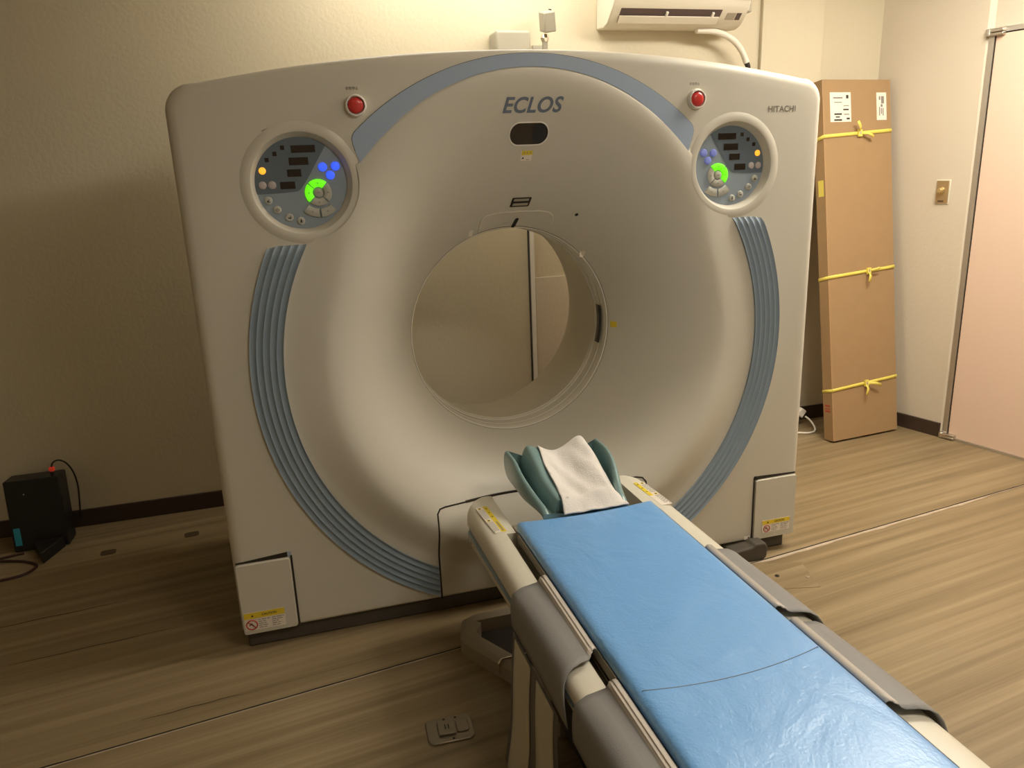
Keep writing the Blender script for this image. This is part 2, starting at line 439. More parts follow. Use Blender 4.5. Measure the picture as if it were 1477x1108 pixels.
# blue band over the crown
mb = MB()
def zo(x): return 1.013+math.sqrt(.783**2-x*x)-.004
def zi(x):
    return 1.107+math.sqrt(max(0, .647**2-x*x))+.001 if abs(x) < .535 else 1.107+math.sqrt(.647**2-.535**2)
N = 120; OUT = []; INN = []
for i in range(N+1):
    u = -1+2*i/N; OUT.append((.525*u, zo(.525*u))); INN.append((.5205*u, zi(.5205*u)))
cap = [(.533, 1.583), (.5385, 1.574), (.5405, 1.563), (.539, 1.550), (.534, 1.530)]; capi = [(.5206, 1.489+.0002*k) for k in range(5)]
OUT = [(-x, z) for x, z in reversed(cap)]+OUT+cap; INN = [(-x, z) for x, z in reversed(capi)]+INN+capi
rows = [[(x, .004, z) for x, z in INN]]
for k in range(0, 7): rows.append([(a_[0]+(b_[0]-a_[0])*k/6, -.0025, a_[1]+(b_[1]-a_[1])*k/6) for a_, b_ in zip(INN, OUT)])
rows.append([(x, .004, z) for x, z in OUT])
mb.grid(rows, 'band'); o = mb.build('accent_band', gantry); tag(o, 'blue-grey arched band over the crown')
mb = MB()
mb.tube([(x, -.0012, z) for x, z in OUT], .0012, 'gap', 6); mb.build('band_seam', gantry)

# ribbed arcs
def rib(side):
    mb = MB(); r0, r1, zc = .800, .896, .884; n = 90
    if side < 0: a0, a1 = math.radians(180-27.2), math.radians(180+65.3)
    else: a0, a1 = math.radians(27.2), math.radians(-66)
    rows = []
    prof = []
    m = 60
    for k in range(m+1):
        u = k/m; h = .0025+.0065*(1-abs(math.sin(math.pi*u*5)))**1.2
        prof.append((r0+(r1-r0)*u, h))
    prof = [(r0, -.004)]+prof+[(r1, -.004)]
    for i in range(n+1):
        row = []
        # the top end slants a little and rounds down
        for (r, h) in prof:
            as_ = math.asin((.395-.02*max(0, (r-r0)/(r1-r0)-.7))/r); ae = -math.acos(.3785/r); aa = as_+(ae-as_)*i/n
            if side < 0: aa = math.pi-aa
            hh = h*min(1, i/1.2) if h > 0 else h
            row.append((r*math.cos(aa), surf(r*math.cos(aa), zc+r*math.sin(aa))*0-hh, zc+r*math.sin(aa)))
        rows.append(row)
    mb.grid(rows, 'rib'); return mb.build('ribbed_strip', gantry, ang=60)
tag(rib(-1), 'grey-blue ribbed arc on the left half'); tag(rib(1), 'grey-blue ribbed arc on the right half')

# brand words
mb = MB(); drape_text(mb, 'ECLOS', .006, 1.6485, .06, 'text_blue', width=.192, shear=.28, bold=.0014, spacing=1.04, off=.0012)
o = mb.build('brand_lettering', gantry, recalc=False); tag(o, 'slanted blue-grey lettering ECLOS')
mb = MB(); drape_text(mb, 'HITACHI', .865, 1.622, .02, 'text_brown', width=.104, bold=.0004, spacing=1.05)
o = mb.build('maker_lettering', gantry, recalc=False); tag(o, 'small grey lettering HITACHI')

# sensor window pill
mb = MB(); drape_patch(mb, rrect(0, 1.567, .122, .061, .0300, 10), .0012, 'smoke', rings=5)
o = mb.build('indicator_window', gantry)
mb2 = MB(); drape_line(mb2, rrect(0, 1.567, .126, .065, .0320, 10), .0022, 'white', 0, closed=True); mb2.build('window_rim', o)
mb2 = MB(); drape_patch(mb2, rrect(.033, 1.567, .04, .052, .012, 5), .0022, 'dark', rings=3); mb2.build('dark_insert', o)
# small yellow sticker
mb = MB(); drape_patch(mb, rrect(.002, 1.503, .037, .030, .0006, 2), .001, 'label_white', .001, 3)
drape_patch(mb, rrect(.003, 1.5115, .035, .013, .0004, 2), .0018, 'label_yellow', .001, 3)
drape_text(mb, '▲', -.009, 1.497, .012, 'ink', off=.0022, width=.008)
for k in range(3): drape_patch(mb, rrect(-.007+.010*k, 1.512, .003, .004, .0004, 2), .0024, 'ink_grey', .001, 2)
smallprint(mb, .002, .019, 1.489, 1.503, 3, 'ink_grey', surf(0.01, 1.489)-.0035, seed=3)
mb.build('laser_sticker', gantry)
# intercom grille
mb = MB(); pr = rrect(.016, 1.356, .066, .031, .003, 4, shear=.12)
drape_patch(mb, pr, .0015, 'gap', rings=4)
for dz in (.0075, -.0075): drape_patch(mb, rrect(.016, 1.356+dz, .052, .0080, .001, 3, shear=.12), .0042, 'cream_dark', rings=3)
mb.build('intercom_grille', gantry)
# screw hole
mb = MB(); drape_patch(mb, rrect(.212, 1.305, .026, .026, .0128, 8), .0016, 'shell', rings=2)
drape_patch(mb, rrect(.212, 1.305, .010, .010, .0049, 8), .0028, 'dark', rings=2); mb.build('sensor_hole', gantry)
# panel above the bore with slanted slot
mb = MB()
pts = []
for i in range(13):
    a = math.radians(180-180*i/12)
    pts.append((.014+.128*(abs(math.cos(a))**.45)*(1 if math.cos(a) > 0 else -1), 1.272+.052*math.sin(a)**.5 if math.sin(a) > 1e-6 else 1.272))
arc = []
for i in range(1, 12):
    x = .142-.256*i/12
    arc.append((x, ZC+math.sqrt(.373**2-x*x)))
lower = [(.142, ZC+math.sqrt(.373**2-.142**2))]+arc+[(-.114, ZC+math.sqrt(.373**2-.114**2))]
drape_patch(mb, pts+lower, .0035, 'shell', .006, 8, cx=.014, cz=1.292)
o = mb.build('bore_top_panel', gantry, ang=60)
mb = MB(); drape_line(mb, pts, .0020, 'cream', .0028); mb.build('panel_seam', o)
mb = MB(); drape_patch(mb, rrect(.016, 1.284, .0135, .034, .0065, 6, shear=.22), .0055, 'dark', rings=3); mb.build('latch_slot', o)
# little stickers by the rim
for nm, x, z, c in (('rim_sticker', .383, .893, 'label_yellow'), ('rim_sticker', -.142, 1.256, 'label_white'), ('rim_sticker', .268, 1.158, 'label_white')):
    mb = MB(); drape_patch(mb, rrect(x, z, .015, .022, .0006, 2), .0015, c, .001, 3); mb.build(nm, gantry)
# lower centre cover seam and its gap
mb = MB()
drape_line(mb, [(-.10, .383), (-.345, .399), (-.364, .397), (-.374, .384), (-.375, .227), (-.374, .058)], .0030, 'gap', -.0005)
drape_line(mb, [(.10, .383), (.345, .399), (.364, .397), (.374, .384), (.375, .227), (.374, .058)], .0030, 'gap', -.0005)
drape_line(mb, [(-.27, .3945), (-.05, .381), (.05, .381), (.27, .3945)], .0050, 'gap', -.0005)
mb.build('centre_cover_seam', gantry)

# corner access covers
def access(sx):
    x0, x1 = (-1.018, -.852) if sx < 0 else (.836, .992+.02)
    out = rrect((x0+x1)/2, (.062+.306)/2, x1-x0, .306-.062, .008, 4)
    mb = MB()
    skew = .012 if sx < 0 else .006
    P = [(x, z+(x-x0)*0) for x, z in out]
    drape_patch(mb, P, .0075, 'shell', .010, 3, flat=0.)
    o = mb.build('access_cover', gantry, bevel=.002)
    mb = MB()
    if sx < 0:
        mb.tube([(x1+.005, -.0015, .058), (x1+.005, -.0015, .313)], .0030, 'gap', 6)
        mb.prism([(x0+.002, .309), (x1-.006, .309), (x1-.006, .326), (x0+.002, .3135)], 'y', -.0012, .001, 'gap')
        mb.prism([(x1-.006, .309), (x1+.004, .309), (x1+.006, .326), (x1-.006, .326)], 'y', -.0016, .001, 'band')
    else:
        mb.tube([(x0-.005, -.0015, .058), (x0-.005, -.0015, .316)], .0030, 'gap', 6)
        mb.prism([(x0-.006, .308), (x1-.004, .310), (x1-.004, .316), (x0-.006, .322)], 'y', -.0012, .001, 'gap')
        mb.prism([(x0-.002, .309), (x0+.012, .309), (x0+.012, .319), (x0-.002, .321)], 'y', -.004, .001, 'dark')
    mb.build('cover_gap', gantry)
    return o
acL, acR = access(-1), access(1)
def caution(parent, x0, x1, z0, z1, skew, flat):
    mb = MB(); w, h = x1-x0, z1-z0; y = flat
    def q(a, b, c, d, mat, yy):
        pts = [(x0+a*w, z0+b*h), (x0+c*w, z0+b*h), (x0+c*w, z0+d*h), (x0+a*w, z0+d*h)]
        mb.add([(px, yy, pz+skew*(px-x0)) for px, pz in pts], [(0, 1, 2, 3)], mat)
    mb.box(x0, x1, y, y+.001, z0, z1, 'label_white'); q(0, .66, 1, 1, 'label_yellow', y-.0006)
    vs, fs = text_geo('CAUTION', .02, width=w*.36, bold=.0004)
    mb.add([(x0+w*.62+v.x, y-.0012, z0+h*.83+v.y*1.15) for v in vs], fs, 'ink')
    vs, fs = text_geo('▲', .02, width=w*.07)
    mb.add([(x0+w*.2+v.x, y-.0012, z0+h*.83+v.y) for v in vs], fs, 'ink')
    # prohibition ring with slash over a dark figure
    cx, cz, r = x0+w*.17, z0+h*.32, h*.26
    mb.tube([(cx+r*math.cos(a), y-.001, cz+r*math.sin(a)) for a in [2*math.pi*k/24 for k in range(24)]], h*.033, 'label_red', 5, closed=True)
    mb.tube([(cx-r*.7, y-.001, cz+r*.7), (cx+r*.7, y-.001, cz-r*.7)], h*.028, 'label_red', 5)
    mb.tube([(cx-r*.45, y-.0006, cz-r*.1), (cx-r*.1, y-.0006, cz+r*.3), (cx+r*.3, y-.0006, cz-r*.35)], h*.035, 'ink', 5)
    smallprint(mb, x0+w*.34, x0+w*.62, z0+h*.06, z0+h*.62, 5, 'ink_grey', y-.0012, seed=1)
    smallprint(mb, x0+w*.67, x0+w*.97, z0+h*.06, z0+h*.62, 5, 'ink_grey', y-.0012, seed=5)
    return mb.build('caution_sticker', parent, recalc=False)
tag(caution(acL, -1.012, -.888, .077, .140, 0, -.0095), 'yellow and white sticker CAUTION')
tag(caution(acR, .870, .990, .087, .137, 0, -.0095), 'yellow and white sticker CAUTION')
mb = MB(); mb.box(.800, .824, -.001, .001, .067, .079, 'label_white')
mb.add([(.816, -.0015, .071), (.821, -.0015, .071), (.821, -.0015, .076), (.816, -.0015, .076)], [(0, 1, 2, 3)], 'ink'); mb.build('serial_sticker', gantry)

# emergency stop buttons
for cx, cz, nm in ((-.523, 1.654, 'left'), (.547, 1.656, 'right')):
    X = T(cx, 0, cz) @ FACE
    mb = MB(); mb.lathe([(.0305, -.002), (.0300, .010), (.0275, .016), (.0250, .0165), (.0235, .012), (.0225, .004)], 'white', X, 40, cap1=True)
    o = mb.build('stop_button', gantry, ang=50)
    mb = MB(); mb.lathe([(.0215, .003), (.0215, .011), (.0195, .0155), (.012, .0175), (.004, .018)], 'red', X, 32); tag(mb.build('red_cap', o, ang=60), 'round red push cap')
    mb = MB(); drape_text(mb, '非常停止', cx-.006, cz+.046, .01, 'ink', width=.036, flat=0., off=.0006); mb.build('button_lettering', gantry, recalc=False)

# round consoles
def console(side):
    cx, cz = (-.690, 1.449) if side < 0 else (.693, 1.447)
    X = T(cx, 0, cz) @ FACE
    mb = MB()
    mb.lathe([(.172, -.16), (.172, -.005), (.1705, -.0015), (.167, .0006), (.1435, .0014), (.1400, .0004), (.1375, -.004), (.1290, -.021), (.1260, -.024)], 'shell', X, 96, cap0=False, cap1=False)
    hs = mb.build('control_console', gantry, ang=40)
    tag(hs, 'round control console at the %s of the bore' % ('left' if side < 0 else 'right'))
    R = .127; m = 1 if side < 0 else -1; yb = .022; ofx = -.002
    def P(u, v, y): return (cx+ofx+m*u*R, y, cz+v*R)
    def C(X_, Y_): return ((X_-522)/477, (585-Y_)/477)
    # face plate
    mb = MB(); n = 96
    ringp = [P(math.cos(2*math.pi*k/n), math.sin(2*math.pi*k/n), yb) for k in range(n)]
    mb.add(ringp, [tuple(range(n))], 'con_light'); mb.build('panel_face', hs)
    # dark upper area
    poly = []
    a0 = math.atan2(*reversed(C(800, 215))); a1 = math.atan2(*reversed(C(62, 672)))
    if a1 < 0: a1 += 2*math.pi
    for k in range(40): a = a0+(a1-a0)*k/39; poly.append((math.cos(a)*.997, math.sin(a)*.997))
    poly += [C(70, 683), C(300, 678), C(470, 668), C(500, 655), C(525, 630), C(600, 530)]
    mb = MB(); mb.add([P(u, v, yb-.0012) for u, v in poly], [tuple(range(len(poly)))], 'con_dark'); mb.build('display_area', hs)
    def rect(x0, x1, y0, y1, h, mat, nm):
        (u0, v0), (u1, v1) = C(x0, y0), C(x1, y1); pa, pb = P(u0, v0, 0), P(u1, v1, 0)
        mb = MB(); mb.box(min(pa[0], pb[0]), max(pa[0], pb[0]), yb-h, yb, min(pa[2], pb[2]), max(pa[2], pb[2]), mat); return mb.build(nm, hs, bevel=.0006)
    for x0, x1, y0, y1 in ((450, 700, 195, 270), (417, 617, 318, 396), (388, 533, 438, 514), (302, 458, 563, 638)): rect(x0, x1, y0, y1, .0028, 'display', 'readout')
    for x0, y0 in ((365, 215), (280, 275), (195, 335)): rect(x0-21, x0+21, y0-22, y0+22, .0024, 'display', 'indicator')
    def knob(X_, Y_, r, h, mat, nm):
        u, v = C(X_, Y_); x, _, z = P(u, v, 0); k = R/477*r
        mb = MB(); mb.lathe([(k, 0), (k, h*.6), (k*.8, h*.92), (k*.35, h)], mat, T(x, yb, z) @ FACE, 24); return mb.build(nm, hs, ang=60), x, z
    knob(137, 443, 37, .004, 'orange', 'amber_lamp')
    for X_ in (122, 220): knob(X_, 592, 42, .005, 'key_pink', 'round_key')
    bm_ = 'bluelit' if side < 0 else 'bluedim'
    for X_, Y_ in ((760, 425), (895, 420), (833, 512)):
        o, x, z = knob(X_, Y_, 47, .005, bm_, 'blue_key')
        mb = MB(); mb.tube([(x+.0042*math.cos(a), yb-.0053, z+.003*math.sin(a)) for a in [math.radians(30+q*30) for q in range(10)]], .0007, 'text_blue', 4); mb.build('arrow_mark', o) if False else None
    for i, (X_, Y_) in enumerate(((165, 750), (245, 850), (362, 935), (480, 978))):
        o, x, z = knob(X_, Y_, 42, .005, 'key', 'symbol_key')
        if i == 0: mb = MB(); mb.tube([(x-.004*m, yb-.0056, z-.003), (x+.003*m, yb-.0056, z+.003)], .0009, 'ink', 5); mb.tube([(x-.004*m, yb-.0056, z-.003), (x+.004*m, yb-.0056, z-.004)], .0013, 'ink', 5)
        if i == 1: mb = MB(); mb.tube([(x+.005*math.cos(a), yb-.0056, z+.0025*math.sin(a)) for a in [2*math.pi*q/14 for q in range(14)]], .0006, 'ink_grey', 4, closed=True)
        if i == 2: mb = MB(); mb.tube([(x-.004, yb-.0056, z-.002), (x+.004, yb-.0056, z-.002)], .0016, 'ink', 5); mb.tube([(x+.003*m, yb-.0056, z-.001), (x+.003*m, yb-.0056, z+.005)], .0006, 'ink', 4)
        if i == 3: mb = MB(); mb.tube([(x, yb-.0056, z-.004), (x, yb-.0056, z+.003), (x+.0005, yb-.0056, z+.005)], [.0022, .0014, .0006], 'ink', 6)
        mb.build('key_symbol', hs)
    # ring pad
    u, v = C(690, 690); px, _, pz = P(u, v, 0); k = R/477
    def sector(a0, a1, r0, r1, mat, nm, cx_=px, cz_=pz, h=.0055, bow=0):
        mb = MB(); n = 14; top = []; 
        rr = [(r0, 0), (r0+2*k, h*.8), (r0+6*k, h), (r1-8*k, h), (r1-2*k, h*.7), (r1, 0)]
        rows = []
        for r, hh in rr:
            rows.append([(cx_+m*r*math.cos(math.radians(a0+(a1-a0)*i/n)), yb-hh, cz_+r*math.sin(math.radians(a0+(a1-a0)*i/n))) for i in range(n+1)])
        mb.grid(rows, mat); 
        for e in (0, n):
            vs = [row[e] for row in rows]; mb.add(vs, [tuple(range(len(vs)))], mat)
        return mb.build(nm, hs, ang=50)
    r0, r1 = 60*k, 143*k
    sector(48, 132, r0, r1, 'green', 'green_key'); sector(138, 222, r0, r1, 'green', 'green_key')
    sector(228, 312, r0, r1, 'key', 'ring_key'); sector(318, 402, r0, r1, 'key', 'ring_key')
    knob(690, 690, 50, .006, 'key', 'centre_key')
    r2, r3 = 168*k, 262*k
    sector(228, 267, r2, r3, 'key', 'wedge_key'); sector(273, 312, r2, r3, 'key', 'wedge_key')
    # symbols on the ring pad
    for an, rr in ((90, 100), (180, 100), (270, 100), (0, 100), (248, 213), (292, 213)):
        a = math.radians(an); x = px+m*rr*k*math.cos(a); z = pz+rr*k*math.sin(a)
        mb = MB(); mb.tube([(x-.0028, yb-.0058, z), (x+.0028, yb-.0058, z)], .0006, 'ink_grey', 4); mb.tube([(x, yb-.0058, z-.0025), (x, yb-.0058, z+.0025)], .0006, 'ink_grey', 4); mb.build('pad_symbol', hs)
    mb = MB(); mb.tube([(px-.005, yb-.0064, pz), (px+.005, yb-.0064, pz)], .0007, 'ink_grey', 4); mb.build('pad_symbol', hs)
console(-1); console(1)

# plinth and foot under the covers
mb = MB(); mb.box(-1.012, .99, .022, .84, 0, .075, 'plinth'); mb.build('plinth', gantry, bevel=.006)
mb = MB(); mb.prism([(.72, 0), (.858, 0), (.868, .012), (.870, .05), (.860, .070), (.815, .072), (.805, .060), (.72, .052)], 'y', -.055, .06, 'plinth')
mb.build('levelling_foot', gantry, bevel=.010, seg=3)

# ------------------------------------------------------------------ patient table
table = thing('patient_table', (0, -1.3, 0), 'long low patient table with cream side rails leading into the scanner bore', 'patient table')
YE = -2.32
RAILP = [(.213, .460), (.2385, .462), (.266, .461), (.284, .456), (.296, .445), (.303, .428), (.305, .410), (.305, .394), (.3005, .391), (.3005, .366), (.305, .363), (.304, .342), (.298, .324), (.286, .316), (.243, .316)]
def rail(sx):
    mb = MB(); rows = []
    ys = [-.115, -.117, -.121, -.127, -.135, -.146, -.160, -.21, -.30, -.3895, -.3905, -.5, -.6, -.8, -1., -1.2, -1.4, -1.6, -1.9, YE]
    for y in ys:
        s = -.113-y; r = .05; dx = r-math.sqrt(max(0, r*r-(r-min(s, r))**2))
        k = .56*max(0, min(1.05, (-y-.15)/1.)); row = []
        for x, z in RAILP:
            xi = .213; x2 = xi+(x-xi)*(1-dx/.092)
            if y < -.39 and x < .245: x2 = .241
            row.append((sx*x2, y, .462-(.462-z)*(1-k)))
        rows.append(row)
    mb.grid(rows, 'cream', matf=lambda i, j: 'groove' if 7 <= j <= 9 else 'cream')
    mb.add(rows[0], [tuple(range(len(rows[0])))], 'cream'); mb.add(rows[-1], [tuple(range(len(rows[0])))], 'cream')
    mb.grid([[(sx*.213, -.115, .460), (sx*.213, -.115, .38)], [(sx*.213, -.3895, .460), (sx*.213, -.3895, .38)], [(sx*.241, -.3905, .460), (sx*.241, -.3905, .38)], [(sx*.241, YE, .460), (sx*.241, YE, .38)]], 'cream')
    o = mb.build('side_rail', table, ang=38)
    mb = MB(); mb.lathe([(.003, 0), (.003, .0008)], 'dark', T(sx*.3045, -.20, .352) @ Rm(sx*math.pi/2, 'Y'), 12); mb.build('screw_hole', o)
    mb = MB(); ZL = .4624
    # slightly slanted warning sticker: outer white field, inner yellow strip
    def q(a, b, y0, y1, mat, dz):
        pts = []
        for (t, yy) in ((a, y0), (b, y0), (b, y1), (a, y1)):
            f_ = (-.19-yy)/.185
            xo, xi2 = (.284-.012*f_, .248-.012*f_) if sx < 0 else (.283+.009*f_, .247+.009*f_)
            pts.append((sx*(xo+(xi2-xo)*t), yy, ZL+dz))
        mb.add(pts, [(0, 1, 2, 3)], mat)
    q(0, 1, -.19, -.375, 'label_white', 0)
    q(.60, 1., -.19, -.375 if sx < 0 else -.30, 'label_yellow', .0002)
    rr = random.Random(3)
    for y0 in (-.196, -.285):
        q(.12, .42, y0, y0-.012, 'label_yellow', .0003); q(.2, .34, y0-.002, y0-.010, 'ink', .0005)
        for i in range(4):
            a = .06+.13*i; y = y0-.016
            while y > y0-.078:
                L_ = rr.uniform(.004, .012); q(a, a+.055, y, y-L_, 'ink_grey', .0004); y -= L_+.003
    for i in range(3): q(.74, .86, -.205-.03*i, -.211-.03*i, 'ink', .0005)
    if sx < 0:
        for i in range(8): q(.72, .88, -.305-.008*i, -.3105-.008*i, 'ink_grey', .0005)
    mb.build('warning_sticker', o, recalc=False)
    return o
tag(rail(-1), 'cream rail with warning sticker, left side'); tag(rail(1), 'cream rail with warning sticker, right side')
# trough, cross bar, cradle
mb = MB(); mb.box(-.2405, .2405, YE, -.345, .375, .412, 'recess'); mb.build('trough', table)
mb = MB(); mb.box(-.212, .212, -.405, -.345, .400, .464, 'recess'); mb.build('cross_bar', table, bevel=.003)
mb = MB(); mb.box(-.2125, .2125, YE, -.40, .425, .463, 'cream_dark'); 
for sx in (-1, 1): mb.box(min(sx*.2145, sx*.2175), max(sx*.2145, sx*.2175), YE, -.43, .440, .474, 'cream_dark'); mb.box(min(sx*.2, sx*.2175), max(sx*.2, sx*.2175), YE, -.43, .440, .450, 'cream_dark')
mb.build('cradle', table, bevel=.0015)
# mattress
mb = MB(); rows = []
hw = .2145; th_b, th_t = .463, .5
prof = [(-hw+.012, th_b), (-hw+.002, th_b+.006), (-hw, th_b+.016), (-hw+.003, th_t-.010), (-hw+.010, th_t-.003), (-hw+.022, th_t-.0002)]
xs = [-.17, -.12, -.06, 0, .06, .12, .17]
prof = prof+[(x, th_t) for x in xs]+[(-x, z) for x, z in reversed(prof)]
def edge_y(x): return -.397-.016*math.cos(x/.2145*math.pi/2)*0-.018*(1-(x/.2145)**2)
for k, s in enumerate([0, .004, .012, .03, .08]+[.2+i*.12 for i in range(15)]):
    row = []
    for x, z in prof:
        y = edge_y(x)-s; zz = z
        if k == 0: zz = min(z, th_t-.008)
        if k == 1: zz = min(z, th_t-.002)
        row.append((x, max(y, YE), zz))
    rows.append(row)
mb.grid(rows, 'mattress'); mb.add(rows[0], [tuple(range(len(rows[0])))], 'mattress')
mat_o = mb.build('mattress', table, ang=60); tag(mat_o, 'shiny light blue vinyl mattress')
mb = MB(); P = []
for i in range(31):
    u = -1+2*i/30; x = u*.2125; P.append((x, -1.180-.027*(1-u*u)+.004*u, .5004 if abs(u) < .93 else .5004-.018*((abs(u)-.93)/.07)**2))
mb.tube(P, .0009, 'text_blue', 5); mb.build('mattress_seam', mat_o)
# grey rail sleeves
def sleeve(sx, y0, y1):
    prof = [(.2225, .466), (.2230, .4830), (.2270, .4870), (.2330, .4875), (.2345, .4845), (.2400, .4850), (.2430, .4800), (.2480, .4790), (.2700, .4790), (.2890, .4760), (.3040, .4680), (.3130, .4540), (.3175, .434), (.3190, .412), (.3190, .390), (.3175, .368)]
    mb = MB(); rows = []; n = 16
    for i in range(n+1):
        t = i/n; row = []
        for j, (x, z) in enumerate(prof):
            yy = y0+(y1-.080*(j/15)**1.5-y0)*t
            sink = .012*(1-t)**2*min(1, max(0, j-5)/3)*(1 if j < 11 else .3)
            row.append((sx*x, yy, z-sink))
        rows.append(row)
    mb.grid(rows, 'grey_vinyl', matf=lambda i, j: 'strip_pale' if 1 <= j <= 5 else 'grey_vinyl'); return mb.build('rail_sleeve', table, ang=50, solid=.0025)
sleeve(-1, -.690, -1.010); sleeve(-1, -1.122, -1.40); sleeve(1, -.690, -1.000); sleeve(1, -1.055, -1.345)
# pedestal and floor tray
mb = MB(); mb.box(-.20, .20, -2.2, -.62, .04, .40, 'plinth'); mb.build('pedestal', table, bevel=.01)
def tray_outline(d=0):
    return [(-.335+d, -.135-d), (-.345+d, -.16-d), (-.365+d, -.235), (-.355+d, -.27+d*.2), (-.20+d*1.1, -.55), (-.20+d, -.70), (.20-d, -.70), (.20-d*1.1, -.55), (.355-d, -.27+d*.2), (.365-d, -.235), (.345-d, -.16-d), (.335-d, -.135-d), (.30, -.12-d), (-.30, -.12-d)]
mb = MB()
o1 = tray_outline(0); o2 = tray_outline(.012); o3 = tray_outline(.050); n = len(o1)
rows = [[(x, y, .0) for x, y in o1], [(x, y, .045) for x, y in o1], [(x, y, .058) for x, y in o2], [(x, y, .058) for x, y in o3], [(x, y, .012) for x, y in o3]]
mb.grid(rows, 'base', closed_v=True)
mb.build('base_tray', table, ang=40, bevel=.004)
mb = MB(); mb.add([(x, y, .012) for x, y in tray_outline(.049)], [tuple(range(n))], 'gap'); 
mb.box(-.235, .235, -.62, -.43, .012, .050, 'plinth'); mb.build('tray_well', table)
mb = MB(); mb.tube([(-.285, -.402, .02), (-.285, -.402, .052), (-.280, -.400, .058), (-.272, -.398, .060), (-.10, -.395, .060), (.0, -.395, .05), (.0, -.395, .02)], .0038, 'chrome', 8); tag(mb.build('tray_handle', table), 'thin chrome handle bar')

# headrest : teal shell + cushion
def lerp(a, b, t): return a+(b-a)*t
HY0, HY1 = -.400, -.105
mb = MB(); rows = []
n = 14
def shell_z(t):  # t 0 near, 1 far -> wing top z
    return lerp(.520, .603, ss(0, .8, t))
for i in range(n+1):
    t = i/n; y = lerp(HY0, HY1, t); wt = shell_z(t); bot = lerp(.474, .470, t); wx = lerp(.128, .158, ss(0, .6, t))
    if i == 0: wt -= .012
    outer = [(-wx+.004, wt), (-wx-.004, wt-.006), (-wx-.007, lerp(wt, bot, .35)), (-wx+.002, lerp(wt, bot, .7)), (-wx+.022, bot+.008), (-wx+.05, bot)]
    innr = [(-wx+.014, wt-.001), (-wx+.020, lerp(wt, bot, .35)), (-wx+.03, lerp(wt, bot, .7)), (-wx+.055, bot+.018)]
    row = [(x, y, z) for x, z in reversed(innr)]+[(x, y, z) for x, z in outer]+[(-x, y, z) for x, z in reversed(outer)]+[(-x, y, z) for x, z in innr]
    rows.append(row)
mb.grid(rows, 'teal', closed_v=True); mb.add(rows[0], [tuple(range(len(rows[0])))], 'teal'); mb.add(rows[-1], [tuple(range(len(rows[0])))], 'teal')
hr = mb.build('headrest', table, ang=50); md = hr.modifiers.new('sub', 'SUBSURF'); md.levels = 1; md.render_levels = 2
tag(hr, 'teal moulded head holder at the end of the table')
def cush(x, y):
    t = (y-HY0)/(HY1-HY0); base = lerp(.512, .583, ss(-.1, 1.05, t)); lob = lerp(.014, .038, ss(0, 1, t))
    u = abs(x)/.108
    z = base+lob*ss(0, .85, u)
    if u > .80: z -= .045*((u-.80)/.20)**2.2
    if t < .10: z -= .030*((.10-t)/.10)**2
    if t > .93: z -= .03*((t-.93)/.07)**2
    return z
mb = MB(); rows = []
xs = [-.1085+.217*i/32 for i in range(33)]; ys = [HY0+.028+(HY1-HY0-.03)*i/30 for i in range(31)]
for y in ys:
    hwc = lerp(.80, 1.02, ss(0, .5, (y-HY0)/(HY1-HY0)))
    row = [(x*hwc, y, cush(x, y)) for x in xs]; row = [(xs[0]*hwc*.93, y, .489)]+row+[(xs[-1]*hwc*.93, y, .489)]
    rows.append(row)
rows = [[(x, y+.006, .487) for x, y, z in rows[0]]]+rows+[[(x, y-.006, .487) for x, y, z in rows[-1]]]
mb.grid(rows, 'teal'); cu = mb.build('head_cushion', hr, ang=60)
# towel
def towel_z(x, y):
    yy = max(HY0+.052, min(HY1-.010, y)); xx = max(-.09, min(.092, x))
    return cush(xx, yy)
mb = MB(); P = []
nu, nv = 44, 60
for i in range(nu+1):
    u = i/nu; row = []
    for j in range(nv+1):
        v = j/nv      # v 0 far, 1 near
        s = v
        yf, yn = HY1+.004, -.412
        x = lerp(-.058, .094, u)+lerp(0, lerp(-.012, .036, u), v) + .004*math.sin(v*9+1)*(1-u)
        y = lerp(yf, yn, s)
        z = towel_z(x, y)+.0065
        # hangs over the cushion front on to the mattress
        k = max(0, min(1, (-.362-y)/.046)); z = lerp(z, .5035, k*k*(2-k))
        if x > .094:  # hangs over the right lobe
            z -= (x-.094)*1.2*(1-k)
        if v < .03: z -= .014*(1-v/.03)
        z += .0022*math.sin(x*90+y*40)*math.sin(v*math.pi)+.0016*noise.noise(Vector((x*30, y*22, 2)))*2
        row.append((x, y, z))
    P.append(row)
mb.grid(P, 'towel'); tw = mb.build('towel', loc=(.02, -.3, .5), ang=80, solid=.004)
tag(tw, 'white towel draped over the teal headrest cushion', 'towel')
mb = MB(); ORG['_'] = ORG[tw.name]
vs, fs = text_geo('LT', .014, width=.012)
c0 = P[3][nv-7]
def towel_at(x, y):
    return c0[2]
mb.add([(c0[0]+.004+v.y*.9, c0[1]+v.x, c0[2]+.0042+(v.x*-.0)) for v in vs], fs, 'ink'); mb.build('towel_print', tw, recalc=False)

